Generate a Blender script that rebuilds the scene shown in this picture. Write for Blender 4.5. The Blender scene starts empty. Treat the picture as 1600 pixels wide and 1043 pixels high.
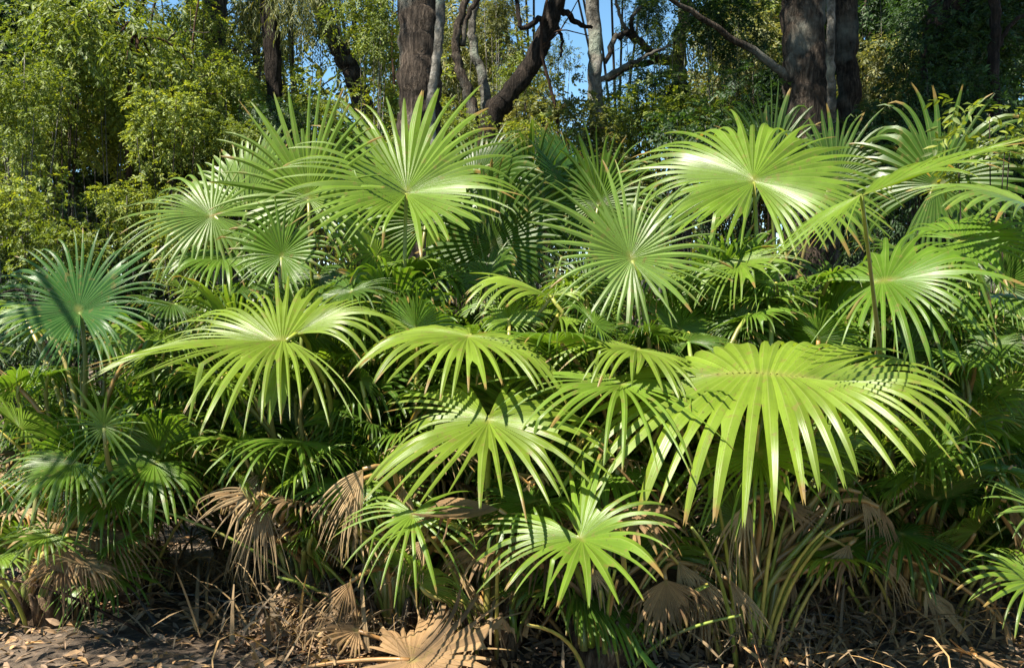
import bpy, math, random
import numpy as np
from math import radians, sin, cos, pi, sqrt

# ------------------------------------------------------------------ camera, sky, sun
SC = bpy.context.scene
COL = SC.collection
W0, H0, F0 = 1600.0, 1043.0, 1536.0          # photograph size and focal length in pixels
CAM_H, PITCH = 1.5, radians(-2.0)
cam_d = bpy.data.cameras.new("camera"); cam = bpy.data.objects.new("camera", cam_d); COL.objects.link(cam)
cam.location = (0, 0, CAM_H); cam.rotation_euler = (pi/2 + PITCH, 0, 0)
cam_d.sensor_width = 36; cam_d.lens = 36 * F0 / W0; cam_d.clip_end = 500; cam_d.clip_start = 0.05
SC.camera = cam
SUN_EL, SUN_AZ = radians(57), radians(232)    # azimuth clockwise from +Y; the sun stands behind and left of the camera
SDIR = np.array([sin(SUN_AZ)*cos(SUN_EL), cos(SUN_AZ)*cos(SUN_EL), sin(SUN_EL)])
sun_d = bpy.data.lights.new("sun", 'SUN'); sun = bpy.data.objects.new("sun", sun_d); COL.objects.link(sun)
sun_d.energy = 5.0; sun_d.angle = radians(0.5); sun_d.color = (1.0, 0.93, 0.80)
from mathutils import Vector
sun.rotation_euler = Vector(SDIR).to_track_quat('Z', 'Y').to_euler()
world = bpy.data.worlds.new("World"); SC.world = world; world.use_nodes = True
wn = world.node_tree.nodes; wl = world.node_tree.links
sky = wn.new('ShaderNodeTexSky'); sky.sky_type = 'NISHITA'; sky.sun_disc = False
sky.sun_elevation = SUN_EL; sky.sun_rotation = SUN_AZ
sky.air_density = 1.0; sky.dust_density = 0.0; sky.ozone_density = 1.6; sky.altitude = 2500
hs = wn.new('ShaderNodeHueSaturation'); hs.inputs['Saturation'].default_value = 1.1; hs.inputs['Value'].default_value = .95; hs.inputs['Hue'].default_value = .485
wl.new(sky.outputs[0], hs.inputs['Color']); wl.new(hs.outputs[0], wn['Background'].inputs[0]); wn['Background'].inputs[1].default_value = 0.085
SC.view_settings.view_transform = 'Standard'; SC.view_settings.look = 'None'
SC.view_settings.exposure = 1.6; SC.view_settings.gamma = 1.0
SC.render.engine = 'CYCLES'
SC.cycles.max_bounces = 8; SC.cycles.diffuse_bounces = 4; SC.cycles.transmission_bounces = 4; SC.cycles.glossy_bounces = 2

# ------------------------------------------------------------------ helpers
def at(px, py, d):
    """photo pixel at a distance d along the view axis -> point in the place"""
    x = (px - W0/2)/F0*d; u = -(py - H0/2)/F0*d
    return np.array([x, d*cos(PITCH) - u*sin(PITCH), CAM_H + d*sin(PITCH) + u*cos(PITCH)])
def V3(r, u, c):                               # right, up, toward the camera
    return np.array([r, -c, u], float)
def unit(v):
    v = np.asarray(v, float); n = np.linalg.norm(v); return v/n if n > 1e-9 else v
def lin(r, g, b):
    f = lambda c: (c/255/12.92) if c/255 <= .04045 else ((c/255+.055)/1.055)**2.4
    return (f(r), f(g), f(b))
def link_mesh(name, V, F, mat, parent=None, uv=None, smooth=True, sharp=None):
    me = bpy.data.meshes.new(name)
    me.from_pydata([tuple(map(float, v)) for v in V], [], F)
    if uv is not None:
        lay = me.uv_layers.new(name="uv")
        li = np.empty(len(me.loops), np.int32); me.loops.foreach_get('vertex_index', li)
        lay.data.foreach_set('uv', np.asarray(uv, np.float32)[li].ravel())
    if smooth: me.polygons.foreach_set('use_smooth', np.ones(len(me.polygons), bool))
    if sharp is not None:
        ed = np.empty(len(me.edges)*2, np.int32); me.edges.foreach_get('vertices', ed); ed = ed.reshape(-1, 2)
        t = np.asarray(sharp)[ed]; s = (t[:, 0] == t[:, 1]) & (t[:, 0] >= 0)
        at_ = me.attributes.new('sharp_edge', 'BOOLEAN', 'EDGE'); at_.data.foreach_set('value', s)
    me.materials.append(mat); me.update()
    return link_obj(name, me, parent)
def link_obj(name, me, parent=None):
    o = bpy.data.objects.new(name, me); COL.objects.link(o)
    if parent: o.parent = parent
    return o
def tag(o, label=None, cat=None, group=None, kind=None):
    if label: o['label'] = label
    if cat: o['category'] = cat
    if group: o['group'] = group
    if kind: o['kind'] = kind
    return o
def thing(name, loc, label, cat, group=None):
    o = bpy.data.objects.new(name, None); COL.objects.link(o); o.location = [float(c) for c in loc]
    o.empty_display_size = 0.1
    return tag(o, label, cat, group)
def tube(path, radii, n=7, rng=None, rough=0.0):
    path = np.asarray(path, float); m = len(path)
    if np.isscalar(radii): radii = [radii]*m
    V, F, UV = [], [], []
    t0 = unit(path[1]-path[0]); ref = np.array([0.3, 1, 0.2]) if abs(t0[2]) > .7 else np.array([0, 0, 1.])
    length = 0
    for i in range(m):
        t = unit(path[min(i+1, m-1)] - path[max(i-1, 0)])
        a = unit(np.cross(t, ref)); b = np.cross(t, a); ref = np.cross(a, t) if False else ref
        if i: length += np.linalg.norm(path[i]-path[i-1])
        for k in range(n):
            an = 2*pi*k/n; r = radii[i]*(1 + (rng.uniform(-rough, rough) if rng else 0))
            V.append(path[i] + r*(cos(an)*a + sin(an)*b)); UV.append((k/n, length))
    for i in range(m-1):
        for k in range(n):
            F.append((i*n+k, i*n+(k+1) % n, (i+1)*n+(k+1) % n, (i+1)*n+k))
    F.append(tuple(range(n))[::-1]); F.append(tuple(range((m-1)*n, m*n)))
    return V, F, UV
def merge(parts):
    V, F, UV = [], [], []
    for v, f, u in parts:
        o = len(V); V += list(v); UV += list(u); F += [tuple(i+o for i in q) for q in f]
    return V, F, UV
def bez(p0, p1, p2, p3, n=12):
    t = np.linspace(0, 1, n)[:, None]
    return (1-t)**3*p0 + 3*(1-t)**2*t*p1 + 3*(1-t)*t*t*p2 + t**3*p3
def spline(pts, n=6):
    """Catmull-Rom through the points"""
    P = np.asarray(pts, float); P = np.vstack([2*P[0]-P[1], P, 2*P[-1]-P[-2]]); out = []
    for i in range(1, len(P)-2):
        for t in np.linspace(0, 1, n, endpoint=False):
            out.append(.5*((2*P[i]) + (-P[i-1]+P[i+1])*t + (2*P[i-1]-5*P[i]+4*P[i+1]-P[i+2])*t*t + (-P[i-1]+3*P[i]-3*P[i+1]+P[i+2])*t**3))
    out.append(P[-2]); return np.array(out)

# ------------------------------------------------------------------ materials
def new_mat(name):
    m = bpy.data.materials.new(name); m.use_nodes = True; nt = m.node_tree; nt.nodes.clear()
    N = lambda t, **k: _n(nt, t, **k)
    return m, nt, N
def _n(nt, t, **k):
    n = nt.nodes.new(t)
    for a, b in k.items(): setattr(n, a, b)
    return n
def mathn(nt, op, a, b=None, c=None, clamp=False):
    n = nt.nodes.new('ShaderNodeMath'); n.operation = op; n.use_clamp = clamp
    for i, x in enumerate((a, b, c)):
        if x is None: continue
        if isinstance(x, (int, float)): n.inputs[i].default_value = x
        else: nt.links.new(x, n.inputs[i])
    return n.outputs[0]
def mixc(nt, fac, a, b, mode='MIX'):
    n = nt.nodes.new('ShaderNodeMix'); n.data_type = 'RGBA'; n.blend_type = mode; n.clamp_factor = True
    for s, x in ((0, fac), (6, a), (7, b)):
        if isinstance(x, (int, float)): n.inputs[s].default_value = x
        elif isinstance(x, tuple): n.inputs[s].default_value = (*x, 1) if len(x) == 3 else x
        else: nt.links.new(x, n.inputs[s])
    return n.outputs[2]
def ramp(nt, fac, stops):
    n = nt.nodes.new('ShaderNodeValToRGB'); cr = n.color_ramp
    while len(cr.elements) < len(stops): cr.elements.new(0.5)
    for e, (p, c) in zip(cr.elements, stops): e.position = p; e.color = (*c, 1)
    nt.links.new(fac, n.inputs[0]); return n.outputs[0]
def noise(nt, vec, scale, detail=4, rough=.55):
    n = nt.nodes.new('ShaderNodeTexNoise'); n.inputs['Scale'].default_value = scale
    n.inputs['Detail'].default_value = detail; n.inputs['Roughness'].default_value = rough
    if vec is not None: nt.links.new(vec, n.inputs['Vector'])
    return n.outputs[0]

def frond_material(name, dead=False):
    """uv.x counts the segments (fraction runs across one), uv.y runs from hub to tip; the object's colour is the frond's own green"""
    m, nt, N = new_mat(name); L = nt.links.new
    uv = N('ShaderNodeUVMap'); uv.uv_map = 'uv'
    sep = N('ShaderNodeSeparateXYZ'); L(uv.outputs[0], sep.inputs[0])
    oi = N('ShaderNodeObjectInfo'); gc = N('ShaderNodeNewGeometry'); tc = N('ShaderNodeTexCoord')
    fx = mathn(nt, 'FRACT', sep.outputs[0]); seg = mathn(nt, 'FLOOR', sep.outputs[0]); v = sep.outputs[1]
    wn_ = N('ShaderNodeTexWhiteNoise', noise_dimensions='2D')
    cmb = N('ShaderNodeCombineXYZ'); L(seg, cmb.inputs[0]); L(oi.outputs['Random'], cmb.inputs[1]); L(cmb.outputs[0], wn_.inputs['Vector'])
    rnd = wn_.outputs['Value']
    nz = noise(nt, tc.outputs['Object'], 9.0, 5)
    # fine veins that run along each segment
    vein_c = N('ShaderNodeCombineXYZ'); L(mathn(nt, 'MULTIPLY', sep.outputs[0], 11.0), vein_c.inputs[0]); L(mathn(nt, 'MULTIPLY', v, 1.5), vein_c.inputs[1])
    vein = noise(nt, vein_c.outputs[0], 1.0, 2)
    base = oi.outputs['Color']
    val = mathn(nt, 'ADD', mathn(nt, 'MULTIPLY', rnd, .34), mathn(nt, 'ADD', mathn(nt, 'MULTIPLY', nz, .7), mathn(nt, 'MULTIPLY', vein, .55)))
    val = mathn(nt, 'ADD', val, .20)
    mulc = N('ShaderNodeCombineColor'); [L(val, mulc.inputs[i]) for i in range(3)]
    col = mixc(nt, 1.0, base, mulc.outputs[0], 'MULTIPLY')
    mid = mathn(nt, 'SUBTRACT', 1.0, mathn(nt, 'MULTIPLY', mathn(nt, 'ABSOLUTE', mathn(nt, 'SUBTRACT', fx, .5)), 14.0), clamp=True)
    rib = (0.30, 0.22, 0.10) if dead else (0.30, 0.34, 0.10)
    col = mixc(nt, mathn(nt, 'MULTIPLY', mid, .45), col, rib)
    hub = mathn(nt, 'SUBTRACT', 1.0, mathn(nt, 'MULTIPLY', v, 16.0), clamp=True)
    col = mixc(nt, mathn(nt, 'MULTIPLY', hub, .5), col, (.30, .27, .08))
    # dry tips and yellow blotches, different on each segment
    tip0 = mathn(nt, 'SUBTRACT', 1.02, mathn(nt, 'MULTIPLY', mathn(nt, 'POWER', rnd, 2.5), .22))
    tip = mathn(nt, 'MULTIPLY', mathn(nt, 'SUBTRACT', v, tip0), 22.0, clamp=True)
    col = mixc(nt, tip, col, (.26, .15, .055))
    yel = mathn(nt, 'MULTIPLY', mathn(nt, 'SUBTRACT', v, mathn(nt, 'SUBTRACT', 1.0, mathn(nt, 'MULTIPLY', rnd, .30))), 3.0, clamp=True)
    col = mixc(nt, mathn(nt, 'MULTIPLY', yel, .45), col, (.25, .24, .04))
    blot = ramp(nt, noise(nt, tc.outputs['Object'], 27.0, 3), [(.60, (0, 0, 0)), (.68, (1, 1, 1))])
    bl = mathn(nt, 'MULTIPLY', blot, .5)
    col = mixc(nt, bl, col, (.20, .15, .05))
    sp = ramp(nt, noise(nt, tc.outputs['Object'], 85.0, 2), [(.66, (0, 0, 0)), (.70, (1, 1, 1))])
    col = mixc(nt, mathn(nt, 'MULTIPLY', sp, .55), col, (.10, .065, .03))
    if dead:
        pd = ramp(nt, noise(nt, tc.outputs['Object'], 6.0, 5), [(.3, (.35, .35, .35)), (.7, (1.3, 1.25, 1.2))])
        col = mixc(nt, 1.0, col, pd, 'MULTIPLY')
    bs = N('ShaderNodeBsdfPrincipled'); L(col, bs.inputs['Base Color'])
    rg = mathn(nt, 'ADD', mathn(nt, 'MULTIPLY', nz, .20), .62 if dead else .24); L(rg, bs.inputs['Roughness'])
    bs.inputs['Specular IOR Level'].default_value = .25 if dead else .40
    bm = N('ShaderNodeBump'); bm.inputs['Strength'].default_value = .35; bm.inputs['Distance'].default_value = .004
    L(vein, bm.inputs['Height']); L(bm.outputs[0], bs.inputs['Normal'])
    tr = N('ShaderNodeBsdfTranslucent')
    tcol = mixc(nt, 1.0, col, (1.25, 1.0, .6) if dead else (1.5, 1.45, .7), 'MULTIPLY'); L(tcol, tr.inputs[0])
    ms = N('ShaderNodeMixShader'); ms.inputs[0].default_value = .22 if dead else .42
    L(bs.outputs[0], ms.inputs[1]); L(tr.outputs[0], ms.inputs[2])
    out = N('ShaderNodeOutputMaterial'); L(ms.outputs[0], out.inputs[0])
    return m

def leaf_material(name, rough=.55, trans=.4):
    """small broad leaves: uv.x is a random number per leaf, uv.y runs base to tip; object colour is the tree's own green"""
    m, nt, N = new_mat(name); L = nt.links.new
    uv = N('ShaderNodeUVMap'); uv.uv_map = 'uv'
    sep = N('ShaderNodeSeparateXYZ'); L(uv.outputs[0], sep.inputs[0])
    oi = N('ShaderNodeObjectInfo')
    r = sep.outputs[0]
    val = ramp(nt, r, [(0, (.45, .50, .55)), (.5, (.85, .88, .85)), (.85, (1.2, 1.15, .9)), (.95, (1.5, 1.35, .9)), (1, (1.7, 1.2, .9))])
    col = mixc(nt, 1.0, oi.outputs['Color'], val, 'MULTIPLY')
    bs = N('ShaderNodeBsdfPrincipled'); L(col, bs.inputs['Base Color']); bs.inputs['Roughness'].default_value = rough
    tr = N('ShaderNodeBsdfTranslucent'); L(mixc(nt, 1.0, col, (1.6, 1.5, .6), 'MULTIPLY'), tr.inputs[0])
    ms = N('ShaderNodeMixShader'); ms.inputs[0].default_value = trans
    L(bs.outputs[0], ms.inputs[1]); L(tr.outputs[0], ms.inputs[2])
    out = N('ShaderNodeOutputMaterial'); L(ms.outputs[0], out.inputs[0])
    return m

def bark_material(name, c1, c2, lichen=None, sx=15, sz=1.8):
    m, nt, N = new_mat(name); L = nt.links.new
    tc = N('ShaderNodeTexCoord'); mp = N('ShaderNodeMapping'); mp.inputs['Scale'].default_value = (sx, sx, sz); L(tc.outputs['Object'], mp.inputs[0])
    a = noise(nt, mp.outputs[0], 3.2, 8, .65); b = noise(nt, tc.outputs['Object'], 2.1, 5)
    col = ramp(nt, a, [(.33, tuple(x*.35 for x in c1)), (.5, c1), (.68, c2)])
    if lichen: col = mixc(nt, ramp(nt, b, [(.52, (0, 0, 0)), (.63, (1, 1, 1))]), col, lichen)
    pt = ramp(nt, noise(nt, tc.outputs['Object'], 5.5, 6, .6), [(.35, (.45, .45, .45)), (.5, (1, 1, 1)), (.66, (1.55, 1.5, 1.45))])
    col = mixc(nt, 1.0, col, pt, 'MULTIPLY')
    bs = N('ShaderNodeBsdfPrincipled'); L(col, bs.inputs['Base Color']); bs.inputs['Roughness'].default_value = .9
    bs.inputs['Specular IOR Level'].default_value = .15
    bm = N('ShaderNodeBump'); bm.inputs['Strength'].default_value = 1.0; bm.inputs['Distance'].default_value = .07
    L(a, bm.inputs['Height']); L(bm.outputs[0], bs.inputs['Normal'])
    out = N('ShaderNodeOutputMaterial'); L(bs.outputs[0], out.inputs[0])
    return m

def petiole_material(name):
    m, nt, N = new_mat(name); L = nt.links.new
    tc = N('ShaderNodeTexCoord'); oi = N('ShaderNodeObjectInfo')
    a = noise(nt, tc.outputs['Object'], 14, 4); b = noise(nt, tc.outputs['Object'], 3, 3)
    f = ramp(nt, a, [(.3, (.6, .6, .6)), (.7, (1.35, 1.3, 1.2))])
    col = mixc(nt, 1.0, oi.outputs['Color'], f, 'MULTIPLY')
    col = mixc(nt, mathn(nt, 'MULTIPLY', ramp(nt, b, [(.5, (0, 0, 0)), (.65, (1, 1, 1))]), .6), col, (.20, .13, .06))
    bs = N('ShaderNodeBsdfPrincipled'); L(col, bs.inputs['Base Color']); bs.inputs['Roughness'].default_value = .38
    out = N('ShaderNodeOutputMaterial'); L(bs.outputs[0], out.inputs[0]); return m

def ground_material():
    m, nt, N = new_mat('forest_floor'); L = nt.links.new
    tc = N('ShaderNodeTexCoord'); a = noise(nt, tc.outputs['Object'], 14, 10, .7); b = noise(nt, tc.outputs['Object'], 1.1, 4)
    c = ramp(nt, a, [(.3, (.02, .014, .009)), (.5, (.07, .047, .03)), (.7, (.19, .14, .095))])
    c = mixc(nt, ramp(nt, b, [(.45, (0, 0, 0)), (.6, (.5, .5, .5))]), c, (.20, .15, .10))
    bs = N('ShaderNodeBsdfPrincipled'); L(c, bs.inputs['Base Color']); bs.inputs['Roughness'].default_value = .95
    bm = N('ShaderNodeBump'); bm.inputs['Strength'].default_value = 1; bm.inputs['Distance'].default_value = .03
    L(a, bm.inputs['Height']); L(bm.outputs[0], bs.inputs['Normal'])
    out = N('ShaderNodeOutputMaterial'); L(bs.outputs[0], out.inputs[0]); return m

M_FROND = frond_material('palm_frond'); M_DEAD = frond_material('dry_frond', True)
M_PET = petiole_material('petiole'); M_LEAF = leaf_material('broad_leaf'); M_LITTER = leaf_material('dry_leaf', .8, .15)
M_BARK_BROWN = bark_material('brown_bark', (.055, .042, .032), (.14, .11, .085), (.13, .13, .11))
M_BARK_DARK = bark_material('dark_bark', (.022, .017, .013), (.065, .05, .04))
M_BARK_RED = bark_material('reddish_bark', (.06, .034, .022), (.15, .09, .06))
M_BARK_GREY = bark_material('grey_bark', (.14, .13, .11), (.27, .255, .23), (.19, .22, .18), 5, 3)
M_FIBRE = bark_material('palm_fibre', (.13, .085, .05), (.30, .21, .13), None, 14, 2)
M_GROUND = ground_material()

# ------------------------------------------------------------------ the ground
def gz(x, y):
    return .05*sin(x*1.3+.4)*cos(y*.9) + .025*sin(3.1*x+1.7*y) + .012*sin(7*x-4*y)
def make_ground():
    xs = np.concatenate([np.linspace(-200, -10, 14), np.linspace(-9, 9, 91), np.linspace(10, 200, 14)])
    ys = np.concatenate([np.linspace(-40, -2, 8), np.linspace(-1, 16, 86), np.linspace(17, 300, 20)])
    V = [(x, y, gz(x, y)) for y in ys for x in xs]; n = len(xs)
    F = [(j*n+i, j*n+i+1, (j+1)*n+i+1, (j+1)*n+i) for j in range(len(ys)-1) for i in range(n-1)]
    tag(link_mesh('ground', V, F, M_GROUND), kind='structure')
make_ground()

# ------------------------------------------------------------------ fan fronds
G = np.array([0, 0, -1.0])
def frond_geo(R, axis, normal, nseg=44, span=325, droop=.35, tipdroop=.8, split=.45, costa=.06, fold=0., cone=.05,
              seed=0, wild=.07, steps=13, pleat=.55, missing=0.03, wide=1.0, curl=.12, short=.0, kink=.05):
    """A costapalmate leaf about its hub: pleated and joined as far as `split`, then free tapering segments that hang at the tips."""
    rng = random.Random(seed)
    a = unit(axis); n = unit(np.asarray(normal, float) - a*np.dot(a, normal)); b = np.cross(n, a)
    th_m = radians(span)/2; split = min(.62, split*1.06); nseg = int(nseg*1.12)
    ws = [rng.uniform(.68, 1.32) for _ in range(nseg)]; tot = sum(ws); bth = [-th_m]
    for w in ws: bth.append(bth[-1] + w/tot*2*th_m)
    ph = [rng.uniform(-pi, pi) for _ in range(8)]
    # the costa (rib that carries the joined part forward)
    cp = [np.zeros(3)]; d = a.copy(); CS = 12
    for i in range(CS):
        d = unit(a + G*droop*.55*(i/CS)); cp.append(cp[-1] + d*costa*R/CS)
    cp = np.array(cp)
    def ray(th, tip=0., yaw=0., ln=1., kk=9.):
        q = min(1., abs(th)/th_m); cpos = (1-q)**1.1*CS; i = min(int(cpos), CS-1)
        p = cp[i] + (cp[i+1]-cp[i])*(cpos-i)
        d0 = unit(cos(th)*a + sin(th)*b*cos(fold) + abs(sin(th))*n*sin(fold) + n*cone)
        L = (R*(1-.22*q*q) - costa*R*(1-q)*.75)*(1-short*q)*ln*(1 + .07*sin(3*th+ph[0]) + .04*sin(7*th+ph[1]))
        dr = droop*(1 + .30*sin(2*th+ph[2]) + .22*sin(5*th+ph[3])); tp = tip*(1 + .45*sin(3*th+ph[4]) + .3*sin(8*th+ph[5]))
        wp = curl*(sin(2*th+ph[6]) + .7*sin(4*th+ph[7]))
        side0 = np.cross(n, d0); out = [p.copy()]
        for k in range(1, steps+1):
            s = k/steps; e = max(0., s-split)/(1-split)
            dd = unit(d0 + G*(dr*s**1.5 + tp*e**1.4 + (2.6 if s > kk else 0)) + side0*yaw*e + n*wp*s**1.5)
            p = p + dd*L/steps; out.append(p.copy())
        return np.array(out)
    ks = max(2, int(round(split*steps)))
    ksb = [max(2, min(steps-3, ks + rng.choice([-2, -1, -1, 0, 0, 0, 1, 1, 2]))) for _ in range(nseg+1)]
    V, F, UV, T = [], [], [], []
    def add(p, u, v, t):
        V.append(p); UV.append((u, v)); T.append(t); return len(V)-1
    bi = []
    for j in range(nseg+1):
        P = ray(bth[j]); bi.append([add(P[k], j, k/steps, 1000+j) for k in range(ksb[j]+1)])
    for j in range(nseg):
        th = .5*(bth[j]+bth[j+1]); gone = rng.random() < missing
        tip = tipdroop*rng.uniform(.2, 1.8); yaw = rng.gauss(0, wild); ln = rng.uniform(.90, 1.05)
        kk = rng.uniform(split+.1, .9) if rng.random() < kink else 9.
        cut = rng.uniform(.1, .6); P = ray(th, tip, yaw, ln, kk); roll = rng.gauss(0, .35)
        kl, kr = ksb[j], ksb[j+1]; km = min(kl, kr)
        pl = pm = pr = None
        for k in range(steps+1):
            t = unit(P[min(k+1, steps)]-P[max(k-1, 0)]); nn = unit(n - t*np.dot(n, t))
            if k <= km:
                l, r = bi[j][k], bi[j+1][k]; w = np.linalg.norm(V[r]-V[l]); c = .5*(V[l]+V[r]) + nn*pleat*w*.5
                if k == km: off = c - P[k]; hw0 = .5*w*wide
                m = add(c, j+.5, k/steps, j)
            else:
                e = (k-km)/(steps-km)
                if gone and e > cut: break
                sd = np.cross(nn, t); sd = sd*cos(roll*e) + nn*sin(roll*e); nn = np.cross(t, sd)
                hw = hw0*(1.0 - .42*e - .40*e**3.5); c = P[k] + off*(1-e)
                m = add(c - (t*R*.03 if k == steps else 0), j+.5, k/steps, j)
                l = bi[j][k] if k <= kl else add(c - sd*hw - nn*pleat*hw*.8, j+.02, k/steps, -1)
                r = bi[j+1][k] if k <= kr else add(c + sd*hw - nn*pleat*hw*.8, j+.98, k/steps, -2)
            if pl is not None: F.append((pl, pm, m, l)); F.append((pm, pr, r, m))
            pl, pm, pr = l, m, r
    return V, F, UV, T

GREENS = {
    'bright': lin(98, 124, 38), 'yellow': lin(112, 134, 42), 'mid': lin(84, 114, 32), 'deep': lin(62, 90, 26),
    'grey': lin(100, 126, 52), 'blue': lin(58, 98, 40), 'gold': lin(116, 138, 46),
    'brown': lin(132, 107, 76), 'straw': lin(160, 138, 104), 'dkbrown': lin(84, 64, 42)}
PALMS = {}
def palm(key, px, d, label, group='fan palms of the clump'):
    p = at(px, 700, d); x, y = p[0], p[1]
    PALMS[key] = thing('fan_palm', (x, y, gz(x, y)), label, 'palm', group)
    PALMS[key]['_n'] = 0
    return PALMS[key]
def petiole(hub, axis, base, parent, tint, rot=0., r0=.009, r1=.017, stiff=False):
    """curved stalk from the crown of the palm to the hub, in the frond's own space"""
    h = np.zeros(3); bs = np.asarray(base) - np.asarray(hub); ln = np.linalg.norm(bs)
    dirp = unit(unit(axis)*.7 + np.array([0, 0, .45]))
    pts = bez(h, h - dirp*ln*.32, bs + np.array([bs[0]*-.02, bs[1]*-.02, ln*.45]), bs, 14)
    if stiff: r0, r1 = .006, .012
    if stiff: pts = bez(h, bs*.25 + np.array([0, 0, .03]), bs*.6 + np.array([0, 0, .05]), bs, 14)
    c, s = cos(-rot), sin(-rot)
    pts = np.array([(p[0]*c - p[1]*s, p[0]*s + p[1]*c, p[2]) for p in pts])
    v, f, u = tube(pts, list(np.linspace(r0, r1, 14)), 6)
    o = link_mesh('petiole', v, f, M_PET, parent, u); o.color = (*tint, 1); return o
def hero(key, hx, hy, d, Rpx, axis, normal, tint='bright', dead=False, name=None, plabel=None, base_h=.12, stiff=False, **kw):
    pl = PALMS[key]; hub = at(hx, hy, d); R = Rpx*d/F0; base = np.array(pl.location)
    kw.setdefault('seed', int(hx*7+hy))
    rng = random.Random(kw['seed'])
    V, F, UV, T = frond_geo(R, V3(*axis), V3(*normal), **kw)
    o = link_mesh(name or ('dead_frond' if dead else 'frond'), V, F, M_DEAD if dead else M_FROND, pl, UV, True, T)
    o.location = hub - base
    c = GREENS[tint] if isinstance(tint, str) else tint
    j = rng.uniform(.92, 1.08); o.color = (c[0]*j, c[1]*j, c[2]*j, 1)
    if plabel: o['label'] = plabel
    pc = lin(150, 120, 75) if dead else (c[0]*.9+.04, c[1]*.8+.03, c[2]*.8+.01)
    bp = base + np.array([rng.uniform(-.07, .07), rng.uniform(-.07, .07), base_h])
    petiole(hub, V3(*axis), bp, o, pc, stiff=stiff)
    return o

palm('topmid', 655, 5.2, 'tall fan palm whose round frond stands in front of the big trunk')
palm('topleft', 500, 5.4, 'fan palm with an upright bright frond behind and left of the tallest round one')
palm('grey', 370, 5.6, 'fan palm with a pale glossy frond at the upper left edge of the clump')
palm('farleft', 120, 4.7, 'fan palm at the far left with one big blue-green frond, shaded above and sunlit below')
palm('smallleft', 190, 4.8, 'small young fan palm with a short whitish star of leaves under the blue-green frond')
palm('lowleft', 70, 4.4, 'low fan palm with drooping shaded fronds above the brown hanging frond at lower left')
palm('fold', 500, 4.6, 'fan palm with a yellow-green frond folded in two, one leaf strap hanging straight down')
palm('under', 480, 4.9, 'fan palm with a low dark arching frond under the folded yellow-green one')
palm('mid', 765, 4.5, 'fan palm with a flat yellowish frond in the very middle of the clump')
palm('front', 775, 4.15, 'fan palm in front with a wide notched frond spread low over the brown fronds')
palm('frontfold', 940, 4.0, 'lowest fan palm in front, its folded frond striped with leaf shadows')
palm('centre', 1020, 4.9, 'fan palm with a pale star-shaped frond facing out right of the middle')
palm('arch', 985, 4.35, 'fan palm with a thin arching frond just below the pale star-shaped one')
palm('topright', 1195, 5.2, 'fan palm with the wide round frond at the top right of the clump')
palm('big', 1170, 4.2, 'fan palm with the biggest frond, arching right with shining white leaf tips')
palm('right', 1405, 4.9, 'fan palm with an edge-on frond slanting up to the right and long curved straps below')
palm('edge', 1590, 4.8, 'fan palm at the right edge with glaring white leaf straps')
palm('darklow', 1430, 4.5, 'shaded low fan palm with a dark drooping frond at lower right')
palm('darklow2', 1520, 4.8, 'shaded fan palm with a flat dark frond above and right of the drooping dark one')
palm('rightlow', 1660, 4.2, 'low fan palm at the bottom right edge with sunlit finger-like leaf tips')
palm('backdark', 1230, 6.6, 'dark fan palm behind the wide round frond, below the thick trunk of the upper right')
palm('backmid', 900, 6.3, 'dark fan palm with a stiff slanting frond behind the gap in the middle')
palm('backright', 1480, 6.2, 'dark fan palm in the shade behind the clump on the right')
palm('filllow', 620, 4.35, 'low fan palm with ragged green fingers hanging below a brown dry frond')

H = hero
# top row
H('topmid', 635, 303, 4.75, 222, (-.02, .68, -.7), (.03, .76, .66), 'bright', nseg=46, span=342, droop=.22, tipdroop=.3, split=.42, costa=.04, wild=.06, cone=.32, curl=.18)
H('topleft', 482, 312, 4.9, 186, (-.06, 1, -.1), (-.25, .25, .93), 'bright', nseg=36, span=300, droop=.10, tipdroop=.25, split=.36, fold=.30, costa=.06)
H('topleft', 440, 402, 4.7, 100, (.05, .75, -.2), (0, .65, .75), 'mid', nseg=34, span=335, droop=.25, tipdroop=.4, split=.42, cone=.28, curl=.2)
H('grey', 335, 338, 5.1, 145, (-.75, .05, .2), (-.12, .5, .85), 'grey', nseg=42, span=345, droop=.35, tipdroop=.5, split=.36, fold=-.15, curl=.15)
H('grey', 385, 320, 5.3, 132, (.1, .95, -.2), (-.35, .2, .9), 'grey', nseg=30, span=230, droop=.1, tipdroop=.2, split=.55)
H('farleft', 125, 488, 4.2, 168, (-.4, .6, -.45), (.0, .62, .78), 'blue', nseg=46, span=346, droop=.28, tipdroop=.5, split=.36, wild=.05, cone=.30, curl=.15)
# second row
H('fold', 450, 531, 4.15, 285, (-.97, .04, .16), (-.05, .91, .42), 'yellow', nseg=36, span=250, droop=.42, tipdroop=.55, split=.32, fold=.16, costa=.12, curl=.25, wild=.09)
H('fold', 455, 525, 4.2, 200, (.8, .50, -.2), (-.3, .85, .35), 'yellow', nseg=14, span=95, droop=.85, tipdroop=.9, split=.35, costa=.1, wild=.1)
H('fold', 448, 532, 4.1, 128, (-.12, -.85, .45), (-.1, .4, .9), 'yellow', nseg=3, span=26, droop=.2, tipdroop=.1, split=.6, pleat=.25)
H('centre', 988, 407, 4.45, 172, (-.3, .75, -.3), (.0, .42, .9), 'grey', nseg=42, span=346, droop=.18, tipdroop=.3, split=.36, wild=.05, cone=.18, curl=.15)
H('topright', 1178, 285, 4.9, 245, (.1, .6, -.75), (-.05, .84, .54), 'bright', nseg=50, span=342, droop=.36, tipdroop=.5, split=.46, fold=-.05, cone=.12, curl=.15)
H('topright', 1150, 442, 4.7, 104, (.05, .8, -.2), (0, .55, .82), 'mid', nseg=34, span=310, droop=.25, tipdroop=.5, split=.5, cone=.2, curl=.3)
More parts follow.
